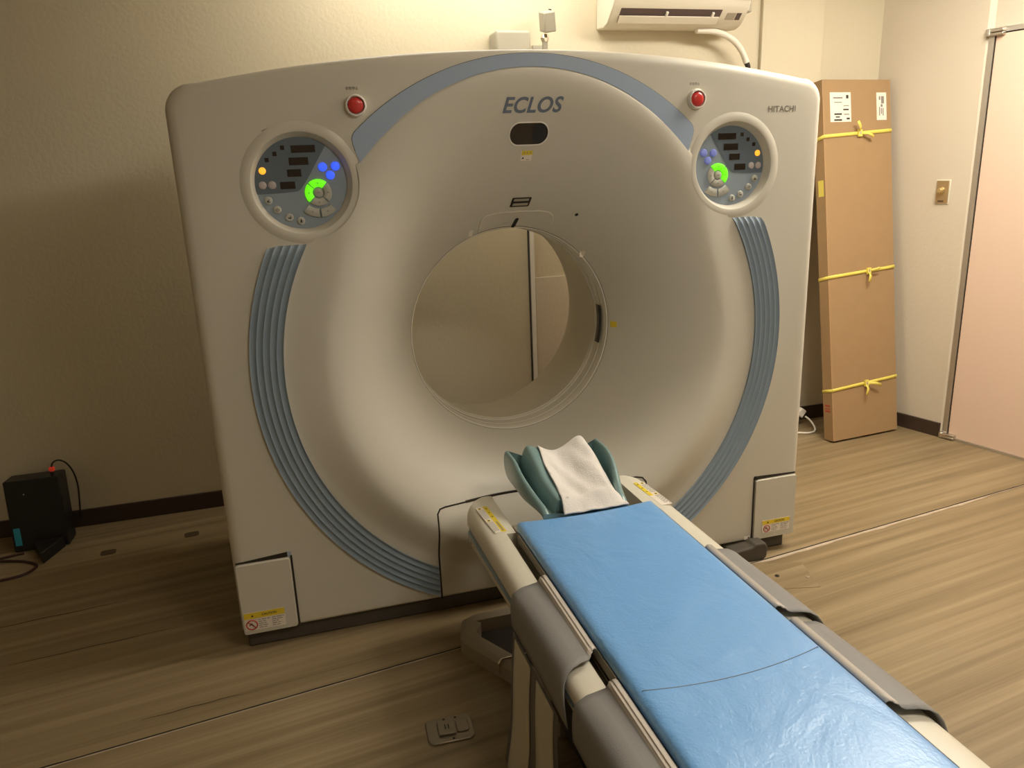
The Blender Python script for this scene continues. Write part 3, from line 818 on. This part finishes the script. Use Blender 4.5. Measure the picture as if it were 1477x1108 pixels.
# hanging body strap
strap = thing('body_strap', (-.33, -.88, .36), 'striped cream and grey body strap hanging from the table beside the floor', 'strap')
def strapstrip(y0, y1, mat, nm, off, wav, ztop0, ztop1):
    mb = MB(); rows = []
    for i in range(31):
        t = i/30; row = []
        for j in range(5):
            s = j/4; yt = lerp(y0, y1, s); sg = (yt+.722)/(-.328); zt = lerp(ztop0, ztop1, s); z = lerp(zt, .012, t)
            x = -.3225-lerp(.040, .024, sg)*t**1.2-.004*math.sin(t*6+sg)*t-off
            y = yt-.02*t+wav*math.sin(t*7.5+.6)
            row.append((x, y, z))
        rows.append(row)
    mb.grid(rows, mat); return mb.build(nm, strap, solid=.002)
strapstrip(-.722, -1.050, 'strap_grey', 'backing', 0, .006, .364, .364)
strapstrip(-.748, -.868, 'strap_cream', 'fastening_stripe', .0036, .006, .361, .361)
strapstrip(-.915, -1.028, 'strap_cream', 'fastening_stripe', .0036, .006, .361, .361)

# ------------------------------------------------------------------ room
def struct(name, mb, **k): o = mb.build(name, **k); tag(o, kind='structure'); return o
YW = 1.25; YA = 1.290; CH = 2.62
mb = MB(); mb.box(-3.4, 3.6, -4.2, 1.5, -.1, 0, 'floor'); struct('floor', mb, loc=(0, 0, 0))
mb = MB(); mb.box(-3.4, 3.6, -4.2, 1.5, CH, CH+.1, 'ceiling'); struct('ceiling', mb)
mb = MB(); mb.box(-3.4, 1.93, YW, YW+.16, 0, CH, 'wall'); mb.box(1.585, 1.935, YW-.022, YW+.16, 0, CH, 'wall'); mb.box(1.935, 2.48, YA, YA+.12, 0, CH, 'wall')
struct('wall_back', mb, bevel=.004)
mb = MB(); mb.box(-3.4, -3.28, -4.2, YW, 0, CH, 'wall'); struct('wall_left', mb)
mb = MB(); mb.box(-3.28, 3.4, -4.2, -4.08, 0, CH, 'wall'); struct('wall_front', mb)
# right wall: short bay then the door plane
A, B, Cc, D = (2.337, 1.29), (2.478, .770), (2.500, .752), (3.27, -2.6)
def wallseg(mb, p, q, z0, z1, th, mat):
    d = Vector((q[0]-p[0], q[1]-p[1], 0)); nrm = Vector((d.y, -d.x, 0)).normalized()
    if nrm.x < 0: nrm = -nrm
    pts = [(p[0], p[1]), (q[0], q[1]), (q[0]+nrm.x*th, q[1]+nrm.y*th), (p[0]+nrm.x*th, p[1]+nrm.y*th)]
    mb.prism(pts, 'z', z0, z1, mat)
mb = MB(); wallseg(mb, A, B, 0, CH, .12, 'wall_r'); wallseg(mb, B, Cc, 0, CH, .12, 'wall_r')
def along(p, q, t): return (p[0]+(q[0]-p[0])*t, p[1]+(q[1]-p[1])*t)
Ld = math.hypot(D[0]-Cc[0], D[1]-Cc[1])
tD = 1.60/Ld
wallseg(mb, Cc, along(Cc, D, tD), 1.995, CH, .12, 'wall_r'); wallseg(mb, along(Cc, D, tD), (3.5, -4.1), 0, CH, .12, 'wall_r')
struct('wall_right', mb)
dirD = Vector((D[0]-Cc[0], D[1]-Cc[1], 0)).normalized(); nin = Vector((dirD.y, -dirD.x, 0)); 
if nin.x > 0: nin = -nin      # into the room
def DM(): # local frame: x along the door wall, y into the room, z up
    return Matrix(((dirD.x, nin.x, 0, Cc[0]), (dirD.y, nin.y, 0, Cc[1]), (0, 0, 1, 0), (0, 0, 0, 1)))
XD = DM()
mb = MB()
mb.box(.020, 1.57, -.05, .012, .012, 1.972, 'door', XD); dr = struct('door_1', mb, bevel=.002)
mb = MB()
mb.box(-.012, .014, -.06, .014, 0, 1.995, 'alu', XD); mb.box(1.576, 1.60, -.06, .014, 0, 1.995, 'alu', XD); mb.box(-.012, 1.60, -.06, .014, 1.978, 2.000, 'alu', XD)
mb.box(.014, .0195, -.06, .009, 0, 1.98, 'gap', XD); mb.box(0, 1.6, -.06, .009, 1.972, 1.978, 'gap', XD)
mb.build('door_frame', dr)
mb = MB(); mb.box(0, 1.6, -.05, .018, .0, .010, 'gap', XD); mb.box(.03, 1.6, .002, .020, .0, .012, 'alu', XD); mb.build('door_sill', dr)
for z in (1.968, .004):
    mb = MB(); mb.box(-.018, .062, .008, .036, z+(.012 if z > 1 else 0), z+(.026 if z > 1 else .012), 'steel', XD); mb.box(-.018, .062, .008, .036, z-(.003 if z > 1 else -.013), z+(.010 if z > 1 else .026), 'steel', XD)
    mb.lathe([(.014, 0), (.014, .030)], 'steel', XD @ T(-.008, .026, z-.002), 20); tag(mb.build('pivot_hinge', dr, bevel=.003), 'polished metal pivot hinge')
# baseboards
mb = MB(); mb.box(-3.28, 1.585, YW-.012, YW, 0, .078, 'skirt'); mb.box(1.585, 1.935, YW-.034, YW-.02, 0, .078, 'skirt'); mb.box(1.935, 2.335, YA-.012, YA, 0, .078, 'skirt')
struct('baseboard_back', mb, bevel=.002)
mb = MB(); wallseg(mb, (A[0]-.012, A[1]-.004), (B[0]-.012, B[1]-.004), 0, .075, .012, 'skirt'); struct('baseboard_right', mb)
# back wall panel seen through the bore: dark gap, pale trim, raised panel
mb = MB(); mb.box(.364, .373, YW-.003, YW, .08, 1.72, 'plinth'); mb.box(.373, .393, YW-.014, YW, .08, 1.72, 'white'); struct('trim_1', mb)
mb = MB(); mb.box(.397, 1.25, YW-.006, YW, .08, .945, 'wall_r'); struct('trim_2', mb, bevel=.001)
# floor seam: crack and pale filler
mb = MB()
def seamy(x): return -.168+.128*x
pts = [(-3.2+i*.05) for i in range(int((2.52+3.2)/.05)+1)]
rr = random.Random(4)
up = []; dn = []
for x in pts:
    wdt = .010+.008*rr.random() if .8 < x < 2.1 else .003+.003*rr.random()
    up.append((x, seamy(x), .0012)); dn.append((x, seamy(x)-wdt, .0012))
mb.grid([up, dn], 'seam_light'); struct('trim_3', mb)
mb = MB(); mb.tube([(x, seamy(x)+.002+.0015*rr.random(), .0008) for x in pts], .0028, 'gap', 5); struct('trim_4', mb)
for i, (x0, x1, yy) in enumerate(((-1.30, -1.03, -.245), (-1.95, -1.45, .43), (-1.75, -1.25, .18))):
    mb = MB(); P_ = [(x0+(x1-x0)*k/10, yy+.10*(x1-x0)*k/10+.002*math.sin(k*1.7), .0006) for k in range(11)]
    mb.tube(P_, [.0003+.0016*math.sin(math.pi*k/10) for k in range(11)], 'stain', 4); struct('trim_%d' % (5+i), mb)
# bolted floor plate right of the table, dark marks on the left
pl = thing('floor_cover_plate', (.85, -.15, 0), 'flat screwed vinyl plate in the floor near the scanner foot', 'floor plate')
mb = MB(); XP = T(.80, -.16, 0) @ Rm(math.radians(-15), 'Z'); mb.box(-.16, .155, -.095, .085, 0, .0012, 'floor', XP); mb.build('plate', pl)
for x, y, m_ in ((.828, -.176, 'dark'), (.925, -.219, 'steel')):
    mb = MB(); mb.lathe([(.008, 0), (.008, .0035), (.005, .0042)], m_, T(x, y, 0), 14); mb.build('screw', pl)
for i, (x, y) in enumerate(((-1.593, .923), (-1.275, .976))):
    mb = MB(); X = T(x, y, 0) @ Rm(.1, 'Z')
    mb.prism([(a[0], a[1]) for a in rrect(0, 0, .058, .048, .012, 4)], 'z', 0, .0012, 'stain', X)
    o = mb.build('floor_mark'); tag(o, ('dark worn square patch on the floor nearer the black box', 'dark worn square patch on the floor nearer the scanner')[i], 'floor mark')

# floor outlet
fo = thing('floor_outlet', (-.473, -.572, 0), 'metal floor outlet plate with two square flip covers left of the table', 'floor outlet')
X = T(-.473, -.572, 0) @ Rm(math.radians(-3), 'Z')
mb = MB(); mb.prism(rrect(0, 0, .128, .098, .018, 5), 'z', 0, .006, 'bronze', X); mb.build('plate', fo, bevel=.003)
mb = MB(); mb.box(-.033, .014, -.026, .026, .006, .013, 'bronze', X); o = mb.build('flip_cover', fo, bevel=.002)
mb = MB(); 
for dx in (-.013, -.004): mb.box(dx-.0015, dx+.0015, -.008, .010, .013, .0138, 'dark', X)
mb.build('cover_mark', o)
mb = MB(); mb.prism(rrect(.034, .001, .034, .046, .008, 4), 'z', .006, .010, 'bronze', X); mb.build('flip_cover', fo, bevel=.0025)
for dx, dy in ((-.012, .040), (.004, -.040), (.020, .040)):
    mb = MB(); mb.lathe([(.0035, .006), (.0035, .0066)], 'dark', X @ T(dx, dy, 0), 10); mb.build('screw', fo)

# ------------------------------------------------------------------ air conditioner
ac = thing('air_conditioner', (1.06, 1.15, 2.05), 'cream wall-mounted air conditioner above the scanner', 'air conditioner')
mb = MB()
prof = [(1.249, 2.056), (1.17, 2.050), (1.125, 2.062), (1.060, 2.122), (1.045, 2.150), (1.040, 2.24), (1.05, 2.33), (1.08, 2.35), (1.249, 2.35)]
mb.prism(prof, 'x', .727, 1.402, 'ac'); mb.build('body', ac, bevel=.006)
# vent lies on the sloping underside
p0, p1 = Vector((0, 1.125, 2.062)), Vector((0, 1.060, 2.122)); dv = (p1-p0); nn = Vector((0, -dv.z, dv.y)).normalized()
if nn.y > 0: nn = -nn
def vent(mb, x0, x1, a, b, h0, h1, mat):
    q = [p0+dv*a+nn*h0, p0+dv*b+nn*h0, p0+dv*b+nn*h1, p0+dv*a+nn*h1]
    mb.prism([(v.y, v.z) for v in q], 'x', x0, x1, mat)
mb = MB(); vent(mb, .770, 1.268, .10, .93, -.002, .0012, 'ac_dark'); o = mb.build('vent_opening', ac)
mb = MB(); vent(mb, .768, 1.262, .12, .56, .004, .010, 'ac'); mb.build('louvre', ac, bevel=.002)
for x in (.995, 1.225): mb = MB(); vent(mb, x-.006, x+.006, .5, .80, .0, .010, 'white'); mb.build('louvre_pin', ac, bevel=.002)
mb = MB(); mb.box(.735, 1.396, 1.0405, 1.05, 2.156, 2.159, 'gap'); mb.build('front_seam', ac)
mb = MB(); vent(mb, 1.30, 1.345, .35, .75, -.001, .0015, 'cream_dark'); vent(mb, 1.35, 1.375, .35, .75, -.001, .0015, 'ac_dark'); mb.build('display', ac)
mb = MB(); mb.box(1.404, 1.475, 1.15, 1.249, 2.125, 2.30, 'box_grey'); mb.build('side_box', ac, bevel=.008)
mb = MB()
pp_ = [(1.19, 1.16, 2.046), (1.28, 1.16, 2.042), (1.345, 1.16, 2.025), (1.395, 1.16, 1.998), (1.435, 1.16, 1.955), (1.462, 1.16, 1.905), (1.476, 1.16, 1.86)]
def smooth(pts, k=4):
    pts = [Vector(p) for p in pts]; out = []
    for i in range(len(pts)-1):
        a, b, c, d = pts[max(0, i-1)], pts[i], pts[i+1], pts[min(len(pts)-1, i+2)]
        for j in range(k):
            t = j/k; out.append(.5*((2*b)+(c-a)*t+(2*a-5*b+4*c-d)*t*t+(3*b-a-3*c+d)*t**3))
    out.append(pts[-1]); return out
mb.tube(smooth(pp_[:-1]), .014, 'white_cord', 12); mb.tube(smooth([pp_[-2], (1.472, 1.16, 1.88), (1.478, 1.17, 1.80), (1.48, 1.20, 1.6), (1.48, 1.23, 1.2), (1.48, 1.235, .05)]), .012, 'cable', 10)
o = mb.build('drain_pipe', loc=(1.48, 1.16, .05)); tag(o, 'white curved drain pipe with black end under the air conditioner', 'pipe')

# junction box and bracket device on the wall over the scanner
mb = MB(); mb.box(.214, .372, 1.13, YW, 1.90, 2.036, 'box_grey'); o = mb.build('junction_box', bevel=.012, seg=3)
tag(o, 'grey rounded box on the wall just over the scanner top', 'junction box')
cam_t = thing('wall_sensor', (.45, 1.2, 1.95), 'small pale tilted sensor on a jointed bracket above the scanner top', 'sensor')
mb = MB(); X = T(.449, 1.13, 2.072) @ Rm(math.radians(-8), 'Y') @ Rm(math.radians(14), 'X'); mb.box(-.027, .027, -.035, .035, -.042, .040, 'box_grey', X); mb.build('housing', cam_t, bevel=.006)
mb = MB(); mb.tube([(.470, 1.16, 2.10), (.474, 1.165, 2.125)], .008, 'dark', 8); mb.build('knob', cam_t)
mb = MB(); mb.lathe([(.004, -.02), (.014, -.015), (.020, 0), (.014, .015), (.004, .02)], 'chrome', T(.446, 1.16, 2.008), 20); mb.build('ball_joint', cam_t)
mb = MB(); mb.tube([(.446, 1.16, 2.0), (.446, 1.16, 1.95), (.446, 1.25, 1.95)], .013, 'box_grey', 10); mb.box(.415, .477, 1.236, YW, 1.91, 1.99, 'box_grey'); mb.build('bracket', cam_t)

# ------------------------------------------------------------------ cardboard box leaning in the corner
cb = thing('cardboard_box', (2.12, .93, 0), 'tall flat brown cardboard box leaning in the corner by the door', 'cardboard box')
BW, BT, BH = .443, .068, 1.835
yaw = math.atan2(.040, .447); lean = math.radians(8.2)
XB = T(1.904, .8835, .0) @ Rm(yaw, 'Z') @ T(0, BT, 0) @ Rm(-lean, 'X') @ T(0, -BT, 0)
mb = MB(); mb.box(0, BW, 0, BT, 0, BH, 'cardboard', XB); mb.build('carton', cb, bevel=.003)
mb = MB(); mb.box(-.0006, .0024, -.0006, .0024, .01, BH-.01, 'card_edge', XB); mb.build('fold_edge', cb)
def onbox(mb, x0, x1, z0, z1, mat, d=.001): mb.box(x0, x1, -d, 0, z0, z1, mat, XB)
# shipping labels
mb = MB(); onbox(mb, .045, .178, BH-.205, BH-.062, 'label_white')
for i, (a, b, c, d, m_) in enumerate(((.065, .125, .085, .092, 'ink_grey'), (.148, .163, .075, .092, 'ink'), (.070, .12, .108, .112, 'ink_grey'), (.13, .165, .125, .129, 'ink_grey'), (.128, .163, .142, .149, 'ink'), (.07, .118, .163, .171, 'ink'), (.078, .105, .178, .184, 'ink'), (.068, .118, .192, .200, 'ink'), (.132, .165, .166, .171, 'ink_grey'), (.148, .168, .185, .194, 'ink'))):
    mb.box(a, b, -.0016, -.001, BH-d, BH-c, m_, XB)
tag(mb.build('shipping_label', cb), 'white square shipping label')
mb = MB(); onbox(mb, .347, .412, BH-.200, BH-.064, 'label_white')
for a, b, c, d, m_ in ((.362, .372, .082, .10, 'ink_grey'), (.378, .396, .082, .118, 'ink_grey'), (.374, .386, .122, .135, 'ink_grey'), (.362, .368, .135, .178, 'ink_grey'), (.374, .380, .140, .170, 'ink_grey'), (.386, .392, .140, .178, 'ink_grey')):
    mb.box(a, b, -.0016, -.001, BH-d, BH-c, m_, XB)
tag(mb.build('address_label', cb), 'narrow white label with brush writing')
mb = MB(); mb.box(-.0012, 0, .012, .048, 1.27, 1.35, 'label_yellow' if False else 'strap_yellow', XB); mb.build('side_label', cb)
mb = MB()
for z in (.155, .170, .185):
    mb.box(-.0012, 0, .018, .052, z, z+(.009 if z != .170 else .005), 'label_red', XB)
tag(mb.build('red_stamp', cb), 'small red stamped print')
for zs, kx, tails in ((1.572, .225, ((-.030, .055, .016), (.070, -.022, .014))), (.872, .26, ((-.018, -.055, .016), (.055, .012, .012))), (.285, .225, ((-.018, -.060, .016), (.080, -.018, .016)))):
    mb = MB(); w = .0085; tilt = .022
    def zz(x): return zs+tilt*(x/BW-.5)
    mb.add([XB @ Vector((x, -.003, zz(x)+s*w)) for x in (0, BW) for s in (-1, 1)], [(0, 1, 3, 2)], 'strap_yellow')
    mb.box(-.003, BW+.003, -.003, -.001, zs-w, zs+w, 'strap_yellow', XB @ T(0, 0, 0) @ Matrix.Shear('XZ', 4, (0, 0)) if False else XB @ Rm(-math.atan2(tilt, BW)*1., 'Y') @ T(-(zs)*math.sin(math.atan2(tilt, BW))*0, 0, 0)) if False else None
    n = 12
    rows = [[XB @ Vector((BW*i/n, -.0035, zz(BW*i/n)-w)) for i in range(n+1)], [XB @ Vector((BW*i/n, -.0035, zz(BW*i/n)+w)) for i in range(n+1)]]
    mb.grid(rows, 'strap_yellow')
    rows = [[XB @ Vector((-.002, t*BT-.003*(1-t), zz(0)-w-.012*t)) for t in (0, .5, 1)], [XB @ Vector((-.002, t*BT-.003*(1-t), zz(0)+w-.012*t)) for t in (0, .5, 1)]]
    mb.grid(rows, 'strap_yellow')
    o = mb.build('binding_strap', cb, solid=.0012)
    mb = MB(); mb.box(kx-.012, kx+.012, -.014, -.004, zz(kx)-.017, zz(kx)+.017, 'strap_yellow', XB); 
    mb.box(kx-.004, kx+.004, -.0148, -.014, zz(kx)-.008, zz(kx)+.008, 'cream_dark', XB); mb.build('buckle', o, bevel=.003)
    mb = MB()
    for dx, dz, tw_ in tails:
        p = Vector((kx, -.006, zz(kx))); q = Vector((kx+dx, -.030, zz(kx)+dz)); mid = (p+q)/2+Vector((0, -.012, .006 if dz < 0 else 0))
        d = Vector((q.x-p.x, 0, q.z-p.z)).normalized(); nv_ = Vector((-d.z, 0, d.x))*tw_/2
        mb.grid([[XB @ (a-nv_) for a in (p, mid, q)], [XB @ (a+nv_) for a in (p, mid, q)]], 'strap_yellow')
    mb.build('strap_tail', o, solid=.001)

# dimmer switch on the right wall bay
dB = Vector((B[0]-A[0], B[1]-A[1], 0)).normalized(); nB = Vector((dB.y, -dB.x, 0)); 
if nB.x > 0: nB = -nB
XS = Matrix(((dB.x, nB.x, 0, 2.429), (dB.y, nB.y, 0, .886), (0, 0, 1, 1.266), (0, 0, 0, 1)))
# put the plate exactly on the wall plane
off_ = (Vector((A[0], A[1], 0))-Vector((2.429, .886, 0))).dot(nB); XS = Matrix.Translation(nB*off_) @ XS
sw = thing('dimmer_switch', XS.translation, 'brass dimmer switch plate with round knob on the wall by the door', 'switch')
mb = MB(); mb.box(-.036, .036, 0, .005, -.060, .060, 'cream', XS); mb.build('surround', sw, bevel=.002)
mb = MB(); mb.box(-.031, .031, .005, .009, -.055, .055, 'brass', XS); mb.build('plate', sw, bevel=.002)
mb = MB(); mb.lathe([(.016, 0), (.016, .004), (.0125, .006), (.0125, .022), (.010, .025)], 'brass_knob', XS @ T(-.002, .009, .008) @ Rm(-math.pi/2, 'X'), 28); mb.build('knob', sw, ang=45)
mb = MB(); mb.box(-.018, .012, .0088, .0098, -.048, -.042, 'label_red' if False else 'skirt', XS); mb.build('print', sw)

# white plug and cord near the floor behind the scanner
pg = thing('power_adapter', (1.92, 1.19, 0), 'white plug adapter with looping cord between scanner and cardboard box', 'power adapter')
mb = MB(); X = T(1.925, 1.200, .078) @ Rm(math.radians(38), 'Y'); mb.box(-.019, .019, -.02, .02, -.023, .023, 'white', X); mb.build('plug', pg, bevel=.004)
mb = MB(); mb.tube(smooth([(1.937, 1.17, .060), (1.948, 1.14, .045), (1.948, 1.10, .02), (1.93, 1.075, .007), (1.895, 1.062, .006), (1.86, 1.068, .006), (1.80, 1.10, .006), (1.70, 1.12, .006)]), .0052, 'white_cord', 8); mb.build('cord', pg)

# ------------------------------------------------------------------ black device box leaning by the left wall
bx = thing('black_device_box', (-1.87, 1.12, 0), 'black box unit with cyan sticker standing against the wall left of the scanner', 'device')
X = T(-1.868, 1.055, .0) @ Rm(math.radians(-6), 'X')
mb = MB(); mb.box(-.103, .103, 0, .115, .004, .305, 'dark', X); mb.build('case', bx, bevel=.004)
mb = MB(); mb.box(-.094, -.070, -.0015, 0, .030, .105, 'cyan', X); tag(mb.build('sticker', bx), 'cyan rectangular sticker')
mb = MB(); mb.box(-.035, -.031, -.0015, 0, .243, .247, 'label_white', X); mb.build('indicator', bx)
mb = MB(); mb.prism([(-1.895, 1.05), (-1.828, .905), (-1.778, 1.05)], 'z', 0, .05, 'dark'); mb.build('foot', bx, bevel=.004)
mb = MB(); mb.tube([(-1.788, 1.10, .30), (-1.788, 1.10, .325)], .007, 'cable', 8); mb.build('connector', bx)
mb = MB(); mb.lathe([(.006, 0), (.012, .004), (.012, .016), (.007, .020)], 'plugred', T(-1.786, 1.10, .322), 16); tag(mb.build('lit_plug', bx), 'small glowing red plug')
mb = MB(); mb.tube(smooth([(-1.786, 1.10, .34), (-1.778, 1.105, .358), (-1.757, 1.11, .364), (-1.735, 1.12, .345), (-1.722, 1.14, .30), (-1.722, 1.17, .24), (-1.732, 1.20, .17), (-1.75, 1.22, .05)]), .0035, 'cable', 8)
o = mb.build('signal_cable', loc=(-1.75, 1.15, .05)); tag(o, 'thin black cable looping over the black box from its red plug', 'cable')
mb = MB(); mb.tube(smooth([(-1.93, 1.03, .006), (-1.98, 1.02, .006), (-2.06, .99, .006), (-2.12, .93, .006), (-2.2, .85, .006)]), .005, 'cable_brown', 8)
mb.tube(smooth([(-2.14, 1.0, .006), (-2.02, .988, .006), (-1.92, .955, .006), (-1.855, .905, .006), (-1.850, .865, .006), (-1.88, .825, .006), (-1.95, .805, .006), (-2.1, .80, .006)]), .005, 'cable_brown', 8)
o = mb.build('floor_cable', loc=(-2, .9, 0)); tag(o, 'dark red cable coiled on the floor before the black box', 'cable')

# ------------------------------------------------------------------ ceiling lamps
def lamp(x, y, lx, ly, power, label):
    t = thing('ceiling_light', (x, y, CH), label, 'ceiling light', 'ceiling lights')
    mb = MB(); mb.box(x-lx/2-.03, x+lx/2+.03, y-ly/2-.03, y+ly/2+.03, CH-.035, CH, 'white'); mb.build('frame', t, bevel=.004)
    mb = MB(); mb.box(x-lx/2, x+lx/2, y-ly/2, y+ly/2, CH-.05, CH-.034, 'tube'); o = mb.build('diffuser', t)
    mm = M['tube'].copy(); mm.node_tree.nodes['Principled BSDF'].inputs['Emission Strength'].default_value = power
    o.data.materials[0] = mm
    return t
lamp(1.78, -.20, 1.2, .45, 34., 'ceiling light over the aisle right of the scanner')
lamp(.10, .90, 1.2, .16, 22., 'ceiling light over the gap behind the scanner')
lamp(.7, -2.2, 1.2, .3, 25., 'ceiling light over the foot of the patient table')

# ------------------------------------------------------------------ camera
R = Matrix(((0.95770, -0.11167, 0.26387), (-.284, -.25, .926), (-.037, -.962, -.271)))
f = 1120.
Xc = Vector((4065, -474, f)).normalized(); Zv = Vector((146, 3978, f)); Zc = -(Zv-Xc*Zv.dot(Xc)); Zc.normalize(); Yc = Zc.cross(Xc)
Rw = Matrix((Xc, Yc, Zc))
right = Rw @ Vector((1, 0, 0)); upv = Rw @ Vector((0, -1, 0)); back = Rw @ Vector((0, 0, -1))
cd = bpy.data.cameras.new('camera'); cam = bpy.data.objects.new('camera', cd); COL.objects.link(cam)
mw = Matrix.Identity(4)
for i in range(3): mw[i][0] = right[i]; mw[i][1] = upv[i]; mw[i][2] = back[i]
mw[0][3], mw[1][3], mw[2][3] = -.765, -2.344, 1.477
cam.matrix_world = mw; cd.sensor_width = 36; cd.lens = 36*f/1477; cd.clip_start = .05
scn.camera = cam
w = bpy.data.worlds.new('world'); w.use_nodes = True; w.node_tree.nodes['Background'].inputs[0].default_value = (.9, .8, .65, 1); w.node_tree.nodes['Background'].inputs[1].default_value = .05
scn.world = w
vs_ = scn.view_settings; vs_.view_transform = 'Standard'; vs_.look = 'None'; vs_.gamma = 1; vs_.exposure = 0; vs_.use_curve_mapping = False
